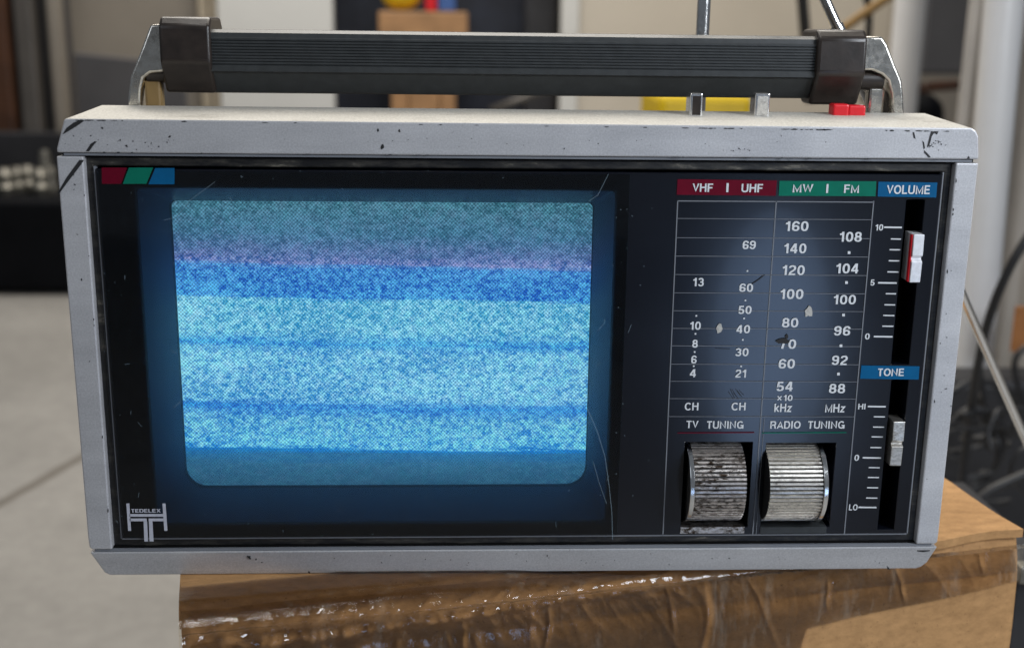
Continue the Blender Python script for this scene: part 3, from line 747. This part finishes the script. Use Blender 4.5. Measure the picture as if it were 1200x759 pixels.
# clear tape: one wrinkled sheet over the front edge
WRK = [(random.uniform(.02,.6), random.uniform(-.5,.5), random.uniform(.0002,.0005), random.uniform(0,.02), random.uniform(.025,.11)) for k in range(4)] + [(.595,-.12,.0020,.004,.045), (.31,-.35,.0008,.006,.06), (.41,-.5,.0006,.01,.05), (.745,.02,.0008,.012,.03), (.83,.6,.0006,.002,.03), (.955,-.1,.001,.0,.02)]
def wr(u, s):
    """wrinkle height along u (length) and s (metres down from the edge)"""
    h = 0; e = 1-min(1, max(0, s)/.045)
    c0 = .010 - .016*u + .004*noise.noise(Vector((u*6, 1, 3)))                    # long crease wandering along the edge
    h += .0024*math.exp(-((s-c0)/.0016)**2)*max(0, 1-u*1.1) + .0016*math.exp(-((s-c0-.006-.004*noise.noise(Vector((u*9,2,2))))/.0012)**2)*max(0, 1-u*1.3)
    for k, (u0, tilt, amp, s0, s1) in enumerate(WRK):
        if s0 < s < s1: h += amp*math.exp(-((u-u0-tilt*s-.004*noise.noise(Vector((s*60,k,1))))/.0022)**2)*min(1, (s-s0)/.004)*min(1, (s1-s)/.006)
    def rdg(a, b, c, p): return max(0, 1-abs(noise.noise(Vector((a, b, c))))*2.2)**p
    zone = math.exp(-((s-.014-.006*(.5-u))/.012)**2)*max(.12, 1-u*1.25)
    z2 = math.exp(-((s-.012+.010*u)/.006)**2)*max(.05, 1-u*1.2)
    h += z2*(.0026*rdg(u*22+s*110, s*60-u*9, 21, 5) + .0014*rdg(u*60, s*90+u*14, 33, 6)) + zone*.0007*rdg(u*34-s*30, s*40, 55, 7) + .0003*rdg(u*11-s*14, s*9, 44, 14)*(1 if u < .7 else .4)
    h += .0002*noise.noise(Vector((u*30, s*60, 5))) + .0002*max(0, noise.noise(Vector((u*26, s*30, 11)))-.15)
    return h
bm = bmesh.new(); NU, NS = 420, 110; g = []
for j in range(NS+1):
    row = []
    for i in range(NU+1):
        u = -.002 + 1.004*i/NU
        low = .036 - .012*(u-.72)/.28 if u > .72 else .036 + .094*min(1, (.72-u)/.06)
        s00 = -.022 if u < .62 else -.022+.0265*min(1, (u-.62)/.1); s = s00 + (low-s00)*j/NS
        h = wr(u, s)
        if s < -.004: pnt = bp(u, -s/DEP, topz(u, -s/DEP)+.0012+h*.7)
        else:
            t = (s+.004)/.010
            if t < 1:
                aa = t*math.pi/2
                p0 = bp(u, .004/DEP, topz(u, .012)+.0012+h*.7); cz = BT-.006
                pnt = Vector((p0.x, p0.y, cz)) - ey*math.sin(aa)*(.004+.0065+h*.7) + Vector((0,0,(p0.z-cz)*math.cos(aa)))
            else:
                z = BT-.006-(s-.006)
                pnt = bp(u, 0, z) - ey*(crease(u, z)+.0055*max(.55, 1-(s-.006)/.03)+.0008 + h)
        row.append(bm.verts.new(pnt))
    g.append(row)
for j in range(NS):
    for i in range(NU): bm.faces.new((g[j][i], g[j+1][i], g[j+1][i+1], g[j][i+1]))
link('packing_tape', bm, 'clear_packing_tape', BX, smooth=True)
# ================================================================== SETTING AND BACKGROUND
def floor_mat():
    t = NT('concrete_floor'); b = t.bsdf(Roughness=.55)
    f = t.noise(4, 6, .6); h = t.noise(40, 6, .7)
    c = t.mix(.4, t.ramp(f, [(.3, (.215,.207,.192)), (.7, (.335,.322,.30))]), t.ramp(h, [(.3, (.185,.177,.165)), (.7, (.365,.35,.325))]))
    sp = t.n('ShaderNodeSeparateXYZ'); t.l(t.obj(), sp.inputs[0])
    def dotp(ax, ay, off): return t.math('ADD', t.math('ADD', t.math('MULTIPLY', sp.outputs[0], ax), t.math('MULTIPLY', sp.outputs[1], ay)), off)
    wob = t.math('MULTIPLY', t.math('SUBTRACT', t.noise(12, 3, .6), .5), .012)
    m = None
    for ax, ay, off in ((.956,-.292,.8905), (.292,.956,-2.03)):
        d = t.math('ABSOLUTE', t.math('ADD', t.math('WRAP', dotp(ax, ay, off), .825, -.825), wob))
        k = t.ramp(d, [(.004, G(1)), (.013, G(0))]); m = k if m is None else t.mix(1.0, m, k, 'LIGHTEN')
    c = t.mix(m, c, (.15,.135,.115,1))
    t.l(c, b.inputs['Base Color']); t.bump(h, b, .002, .3); return t.done(b)
FLOC = (0,0,0)
floor_mat()
bm = bmesh.new(); box(bm, -6, 6, -3, 6, FLOOR-.1, FLOOR); struct('floor', bm, 'concrete_floor')
plain('wall_paint', (.50,.46,.40), .7, var=.08, scale=2)
bm = bmesh.new(); box(bm, -6, 6, 4.2, 4.3, FLOOR, 2.6); struct('back_wall', bm, 'wall_paint')
def bxp(bm, px0, px1, Y, z0, z1, depth, pyref=60, mi=0):
    a, b = aty(px0, pyref, Y), aty(px1, pyref, Y); box(bm, a.x, b.x, Y, Y+depth, z0, z1, mi)
def Zp(px, py, Y): return aty(px, py, Y).z
plain('white_door', (.72,.72,.69), .45, var=.04, scale=3)
plain('cream_door', (.66,.60,.50), .5, var=.05, scale=3)
plain('door_trim', (.42,.36,.27), .5, var=.1)
plain('dark_cloth', (.014,.018,.03), .8, var=.4, scale=12)
plain('pine_wood', (.40,.22,.10), .55, var=.2, scale=15)
plain('brown_wood', (.07,.028,.012), .5, var=.3, scale=14)
plain('grey_metal', (.12,.11,.10), .45, .3, var=.15, scale=8)
plain('dark_metal', (.030,.030,.033), .5, .2, var=.3, scale=10)
plain('beige_panel', (.27,.24,.20), .6, var=.08, scale=4)
plain('slate_panel', (.085,.082,.085), .5, var=.15, scale=6)
plain('black_case', (.0035,.004,.0055), .6, var=.3, scale=10, spec=.1)
plain('bright_metal', (.22,.21,.18), .42, .6, var=.6, scale=30)
plain('yellow_plastic', (.80,.55,.01), .4, var=.1)
plain('blue_plastic', (.05,.12,.35), .4)
plain('white_paint_pipe', (.74,.74,.74), .35, var=.05, scale=8)
plain('canvas_sheet', (.50,.46,.41), .7, var=.1, scale=10)
plain('black_rubber', (.012,.012,.013), .45, var=.2)
plain('tan_rope', (.30,.18,.06), .7)
plain('orange_card', (.35,.14,.04), .6)
Y = 3.0
# doors
r = empty('sliding_door', (aty(320,60,Y).x, Y, FLOOR), 'white door panel behind the left half of the carrying handle', 'door')
bm = bmesh.new(); bxp(bm, 256, 391, Y, FLOOR, 1.5, .04); link('door_leaf', bm, 'white_door', r, bevel=.004)
bm = bmesh.new(); bxp(bm, 234, 244, Y-.02, FLOOR, 1.5, .07); bxp(bm, 247, 253, Y-.01, FLOOR, 1.5, .06); link('door_trim', bm, 'door_trim', r, bevel=.004)
r = empty('cream_door', (aty(850,60,Y).x, Y, FLOOR), 'wide cream door panel behind the right half of the handle', 'door')
bm = bmesh.new(); bxp(bm, 657, 1046, Y, FLOOR, 1.5, .04); link('door_leaf', bm, 'cream_door', r, bevel=.004)
bm = bmesh.new(); bxp(bm, 657, 678, Y-.012, FLOOR, 1.5, .011); link('door_stile', bm, 'white_door', r, bevel=.003)
# dark opening
bm = bmesh.new(); a, b = aty(385,60,Y+.25), aty(660,60,Y+.25); box(bm, a.x, b.x, Y+.25, Y+.28, FLOOR, 1.5)
tag(link('dark_curtain', bm, 'dark_cloth'), 'dark navy cloth hanging in the gap between the two pale doors', 'curtain')
r = empty('wooden_stand', (aty(498,60,Y).x, Y+.05, FLOOR), 'small pine stand in the dark gap between the pale doors', 'stand')
zt = Zp(500, 14, Y)
bm = bmesh.new(); bxp(bm, 444, 548, Y, zt-.10, zt, .2); link('stand_top', bm, 'pine_wood', r, bevel=.004)
for q1, q2 in ((458,478),(516,534)):
    bm = bmesh.new(); bxp(bm, q1, q2, Y+.03, FLOOR, zt-.101, .06); link('leg', bm, 'pine_wood', r, bevel=.004)
bm = bmesh.new(); bxp(bm, 479, 515, Y+.03, zt-.30, zt-.101, .03); link('apron', bm, 'pine_wood', r, bevel=.004)
def ball(bm, c, rx, ry, rz, seg=16):
    m = Matrix.Translation(c) @ Matrix.Diagonal((rx, ry, rz, 1)); bmesh.ops.create_uvsphere(bm, u_segments=seg, v_segments=seg//2+2, radius=1, matrix=m)
bm = bmesh.new(); p = aty(470, 8, Y+.06); ball(bm, (p.x, Y+.08, zt+.047), .058, .05, .045); tag(link('yellow_bowl', bm, 'yellow_plastic', smooth=True), 'yellow rounded tub on top of the pine stand', 'tub')
bm = bmesh.new(); bxp(bm, 499, 512, Y+.04, zt+.001, zt+.09, .03); tag(link('red_tin', bm, 'red_plastic', bevel=.006), 'small red tin on the pine stand', 'tin')
bm = bmesh.new(); bxp(bm, 514, 534, Y+.04, zt+.001, zt+.05, .04); tag(link('blue_tin', bm, 'blue_plastic', bevel=.006), 'low blue tin on the pine stand beside the red tin', 'tin')
bm = bmesh.new(); bxp(bm, 614, 654, Y+.15, FLOOR, 1.5, .04); tag(link('dark_post', bm, 'dark_metal', bevel=.01), 'near-black post at the left edge of the cream door', 'post')
bm = bmesh.new(); tube(bm, [aty(575,130,Y-.1), aty(640,105,Y-.1)], .011); tag(link('leaning_pole', bm, 'grey_metal', smooth=True), 'short grey pole slanting low in the dark gap', 'pole')
# yellow tray behind the set
Yy = 1.35
r = empty('yellow_crate', (aty(830,120,Yy).x, Yy+.1, FLOOR), 'bright yellow crate behind the silver push buttons', 'crate')
bm = bmesh.new(); bxp(bm, 776, 886, Yy, Zp(830,160,Yy), Zp(830,112,Yy), .2); link('crate_body', bm, 'yellow_plastic', r, bevel=.01)
bm = bmesh.new(); bxp(bm, 786, 876, Yy+.02, FLOOR, Zp(830,160,Yy)-.001, .16); link('crate_stand', bm, 'dark_metal', r)
# left side: shelving
Yl = 2.75
def post(px0, px1, mat, name, label, cat, y=Yl, z0=None, z1=1.2, d=.05, grp=None):
    bm = bmesh.new(); bxp(bm, px0, px1, y, FLOOR if z0 is None else z0, z1, d)
    return tag(link(name, bm, mat, bevel=.006), label, cat, grp)
post(-60, 9, 'brown_wood', 'wooden_board', 'orange brown board upright at the far left edge', 'board')
post(19, 40, 'grey_metal', 'shelf_post', 'taupe metal post beside the orange brown board', 'post', y=Yl+.02)
post(44, 54, 'dark_metal', 'shelf_post', 'narrow black post between the two pale posts', 'post', y=Yl+.1)
post(58, 72, 'beige_panel', 'shelf_post', 'beige slim post right of the narrow black post', 'post', y=Yl+.02)
bm = bmesh.new(); bxp(bm, -40, 82, Yl+.2, FLOOR, 1.2, .02); tag(link('brown_backboard', bm, 'slate_panel'), 'dark board behind the row of posts at the left', 'board')
bm = bmesh.new(); bxp(bm, 84, 236, 3.05, FLOOR, 1.3, .03); tag(link('beige_panel', bm, 'beige_panel', bevel=.005), 'large beige grey panel behind the left handle bracket', 'panel')
bm = bmesh.new(); a = aty(86, 62, 2.6); b = aty(215, 75, 2.6)
prism_y(bm, [(a.x, FLOOR+.001), (b.x, FLOOR+.001), (b.x, b.z), (a.x, a.z)], 2.6, 2.63); tag(link('leaning_sheet', bm, 'slate_panel', bevel=.004), 'dark grey square sheet standing before the beige panel', 'sheet')
# low black case with metal fittings on it
Yk = 2.22; zk = Zp(50, 236, Yk)
r = empty('black_case', (-1.0, Yk+.25, FLOOR), 'long low black case standing on the concrete floor at left', 'case')
bm = bmesh.new(); box(bm, -2.2, -.30, Yk, Yk+.5, FLOOR+.012, zk); link('case_body', bm, 'black_case', r, bevel=.01)
for x in (-2.0, -1.2, -.45):
    bm = bmesh.new(); box(bm, x-.05, x+.05, Yk+.03, Yk+.1, FLOOR, FLOOR+.011); link('foot', bm, 'black_rubber', r)
bm = bmesh.new(); box(bm, -1.6, -.4, Yk+.47, Yk+.5, zk+.001, Zp(50,155,Yk+.47)); link('raised_back', bm, 'dark_metal', r, bevel=.006)
k = 0
for px, py, rr_ in ((6,214,.026),(20,210,.022),(33,216,.024),(47,212,.022),(60,218,.018),(52,176,.016)):
    p = aty(px, py, Yk+.1+.03*(k % 3)); k += 1
    bm = bmesh.new(); zb = zk+.0005 if py > 190 else zk+.0005
    prof_r = [rr_*.8, rr_, rr_*.7, rr_*.9, rr_*.5]; hts = [0, .018, .03, .045, .060]; rings = []
    for R_, h_ in zip(prof_r, hts): rings.append([bm.verts.new((p.x+R_*math.cos(a), p.y+R_*math.sin(a), zb+h_*(1.6 if py < 190 else 1))) for a in [2*math.pi*m/18 for m in range(18)]])
    for i in range(4):
        for m in range(18): bm.faces.new((rings[i][m], rings[i][(m+1)%18], rings[i+1][(m+1)%18], rings[i+1][m]))
    bm.faces.new(rings[0]); bm.faces.new(rings[-1])
    tag(link('metal_fitting', bm, 'bright_metal', smooth=True, sharp=40), 'round shiny metal fitting lying on the black case', 'fitting', 'metal fittings on the black case')
# right side
Yr = 1.9
def pipe(px, Yq, r_, mat, name, label, cat, top=1.2, pyb=None, lean=0):
    p = aty(px, 60, Yq); bm = bmesh.new(); tube(bm, [(p.x+lean, Yq, FLOOR), (p.x, Yq, p.z), (p.x-lean*1.5, Yq, top)], r_, 28, 0, False)
    return tag(link(name, bm, mat, smooth=True, sharp=50), label, cat)
pipe(1062, Yr, .030, 'white_paint_pipe', 'white_pipe', 'upright white pipe just right of the handle bracket', 'pipe')
bm = bmesh.new(); bxp(bm, 1080, 1145, 2.4, Zp(1100,88,2.4), 1.2, .05); tag(link('grey_cabinet', bm, 'slate_panel', bevel=.01), 'dark grey cabinet front behind the white pipe', 'cabinet')
bm = bmesh.new(); bxp(bm, 1046, 1200, 2.7, FLOOR, 1.3, .05); tag(link('grey_partition', bm, 'beige_panel', bevel=.01), 'plain beige partition behind the pipes at right', 'partition')
bm = bmesh.new(); bxp(bm, 1072, 1122, 2.0, FLOOR, Zp(1090,110,2.0), .3); tag(link('black_drum', bm, 'black_case', bevel=.05, seg=4), 'black rounded bin between the white pipe and the canvas', 'bin')
bm = bmesh.new(); tube(bm, [aty(1058,108,1.95), aty(1085,103,1.9), aty(1120,100,1.95)], .011); tag(link('red_strap', bm, 'brown_wood', smooth=True), 'dull red brown strap across the top of the black bin', 'strap')
# hanging canvas: folded sheet with real pleats
bm = bmesh.new(); Yc = 1.05; a, b = aty(1118, 200, Yc).x, aty(1330, 200, Yc).x; NUc = 90; rows = []
for zz in (FLOOR, -.2, 0, .2, .5, .9):
    rows.append([])
    for i in range(NUc+1):
        s = i/NUc; x = a+(b-a)*s + .012*(zz-.1)
        y = Yc + .022*math.sin(s*24+.4*zz)+.010*math.sin(s*57+2)
        rows[-1].append(bm.verts.new((x, y, zz)))
for j in range(len(rows)-1):
    for i in range(NUc): bm.faces.new((rows[j][i], rows[j][i+1], rows[j+1][i+1], rows[j+1][i]))
o = link('canvas_curtain', bm, 'canvas_sheet', smooth=True); md = o.modifiers.new('t', 'SOLIDIFY'); md.thickness = .003
tag(o, 'pale canvas sheet hanging in folds at the right edge', 'curtain')
pipe(1172, .92, .022, 'white_paint_pipe', 'white_post', 'thick white post in front of the pale canvas', 'post', lean=.015)
# cables
def cable(pts, r_, label, mat='black_rubber'):
    bm = bmesh.new(); tube(bm, [aty(x, y, d) for x, y, d in pts], r_, 12)
    tag(link('cable', bm, mat, smooth=True), label, 'cable', 'cables hanging behind the box')
cable([(1215,262,.55),(1185,310,.55),(1160,370,.56),(1146,430,.58),(1136,500,.6),(1128,570,.6)], .0042, 'thick black cable curving down beside the white post')
cable([(1148,430,.62),(1156,480,.62),(1170,520,.6),(1160,560,.6),(1130,575,.6)], .0028, 'thin black cable bending back toward the television')
cable([(1100,452,.66),(1130,446,.66),(1165,450,.66),(1190,470,.66),(1188,500,.66),(1160,520,.66),(1110,530,.66)], .0030, 'black cable forming the upper loop of the tangle')
cable([(1110,500,.6),(1140,478,.6),(1175,500,.6),(1165,550,.6),(1125,560,.6)], .0034, 'black cable forming the middle loop of the tangle')
cable([(1225,545,.5),(1190,560,.5),(1160,575,.5),(1130,600,.5)], .0042, 'thick black cable lying just above the box corner')
cable([(1215,520,.56),(1195,530,.56),(1185,555,.56),(1205,580,.56)], .0028, 'short black cable at the right edge above the box')
cable([(1225,395,.75),(1190,420,.75),(1200,470,.75),(1225,480,.75)], .0034, 'black cable looping out past the right edge')
bm = bmesh.new(); a, b = aty(1060, 470, .78), aty(1290, 470, .78); box(bm, a.x, b.x, .78, .84, FLOOR, Zp(1150, 445, .78)); tag(link('tool_chest', bm, 'dark_metal', bevel=.01), 'dark chest behind the tangled cables', 'chest')
rs = random.Random(5)
for k in range(11):
    cx, cy, d_ = rs.uniform(1115,1195), rs.uniform(470,570), rs.uniform(.56,.72); r1, r2, ph = rs.uniform(18,50), rs.uniform(14,38), rs.uniform(0,6)
    pts_ = [(cx+r1*math.cos(ph+t_*.75)*(1+.12*math.sin(t_*2+k)), cy+r2*math.sin(ph+t_*.75)+t_*rs.uniform(-2,2), d_+.006*t_) for t_ in range(rs.choice([5,7,9]))]
    bm = bmesh.new(); tube(bm, [aty(x, y, d) for x, y, d in pts_], rs.uniform(.0018,.0034), 10)
    tag(link('cable', bm, 'black_rubber', smooth=True), 'thin black cable knotted into the dark tangle behind the box', 'cable', 'thin cables knotted in the tangle')
bm = bmesh.new(); a, b = aty(1190, 380, .8), aty(1300, 380, .8); box(bm, a.x, b.x, .8, .806, Zp(1190,412,.8), Zp(1190, 360, .8)); tag(link('brown_sign', bm, 'orange_card'), 'orange brown sheet of card at the right edge behind the rod', 'sheet')
bm = bmesh.new(); tube(bm, [aty(1118,322,.115), aty(1133,358,.125), aty(1235,590,.19)], .0023, 16, 0, False)
tag(link('metal_rod', bm, 'bright_chrome', smooth=True, sharp=40), 'pale metal rod slanting down behind the right side of the television', 'rod')
bm = bmesh.new(); tube(bm, [aty(985,36,1.3), aty(1010,18,1.3), aty(1045,-6,1.3)], .007); tag(link('tan_rope', bm, 'tan_rope', smooth=True), 'tan rope slanting above the right handle cap', 'rope')
bm = bmesh.new(); tube(bm, [aty(938,-30,1.5), aty(942,20,1.5), aty(950,120,1.5)], .009); tag(link('black_hose', bm, 'black_rubber', smooth=True), 'black hose hanging left of the slanting aerial', 'hose')
bm = bmesh.new(); tube(bm, [aty(1010,-20,1.5), aty(1018,10,1.5), aty(1017,50,1.5), aty(1012,120,1.5)], .006); tag(link('thin_hose', bm, 'black_rubber', smooth=True), 'thin black hose behind the right handle bracket', 'hose')
bm = bmesh.new(); a = aty(1193, 640, .16); b = aty(1250, 640, .16)
box(bm, a.x, b.x, .16, .30, FLOOR, Zp(1200, 668, .16)); r = link('steel_cabinet', bm, 'dark_metal', bevel=.003); tag(r, 'dark metal cabinet beside the lower right of the box', 'cabinet')
bm = bmesh.new(); box(bm, a.x-.002, b.x, .15, .159, Zp(1200,668,.16)-.004, Zp(1200,655,.16)); link('edge_strip', bm, 'bright_metal', r, bevel=.001)
# ================================================================== LIGHT
w = bpy.data.worlds.new('World'); SC.world = w; w.use_nodes = True
w.node_tree.nodes['Background'].inputs[0].default_value = (.80,.88,1.0,1); w.node_tree.nodes['Background'].inputs[1].default_value = .135
def area(name, loc, target, sx, sy, power, col, shape='RECTANGLE'):
    l = bpy.data.lights.new(name, 'AREA'); l.shape = shape; l.size = sx; l.size_y = sy; l.energy = power; l.color = col
    o = bpy.data.objects.new(name, l); COL.objects.link(o); o.location = loc
    o.rotation_euler = (Vector(target)-Vector(loc)).to_track_quat('-Z', 'Y').to_euler(); return o
area('ceiling_lamp', (.1, .55, 1.25), (0,.05,0), .9, .5, 7.5, (1,.94,.84))
area('background_fill', (-.3, 2.0, 2.2), (0,2.5,-.2), 2.5, 1.4, 80, (1,.94,.86))  # added overhead fill so the background is lit
area('window_light', (.72, -.55, .50), (.18,0,.06), .40, .45, 9.5, (.86,.92,1))
area('glint_strip', (-.15, -.10, 1.15), (0,-.05,0), 1.0, .05, 2.6, (1,.97,.92))  # added strip light for glints on the tape and chrome
area('side_fill', (-.95, -.70, .75), (-.1,0,.14), .5, .6, 1.3, (.84,.90,1))  # added fill for the left bars, no known window
P = aty(903, 400, 0); D = (P-CAM).normalized(); D.y = -D.y
area('front_window', P+D*1.15, P, .155, .36, .50, (.42,.62,1), 'ELLIPSE')
P = aty(1000, 390, 0); D = (P-CAM).normalized(); D.y = -D.y
area('panel_sheen_light', P+D*1.25, P, .26, .60, .07, (.75,.86,1))  # added light, mirrored as a dim grey sheen on the panel's right
SC.view_settings.view_transform = 'Standard'; SC.view_settings.look = 'None'; SC.view_settings.exposure = 0; SC.view_settings.gamma = 1
SC.render.engine = 'CYCLES'
SC.cycles.max_bounces = 8; SC.cycles.transparent_max_bounces = 12
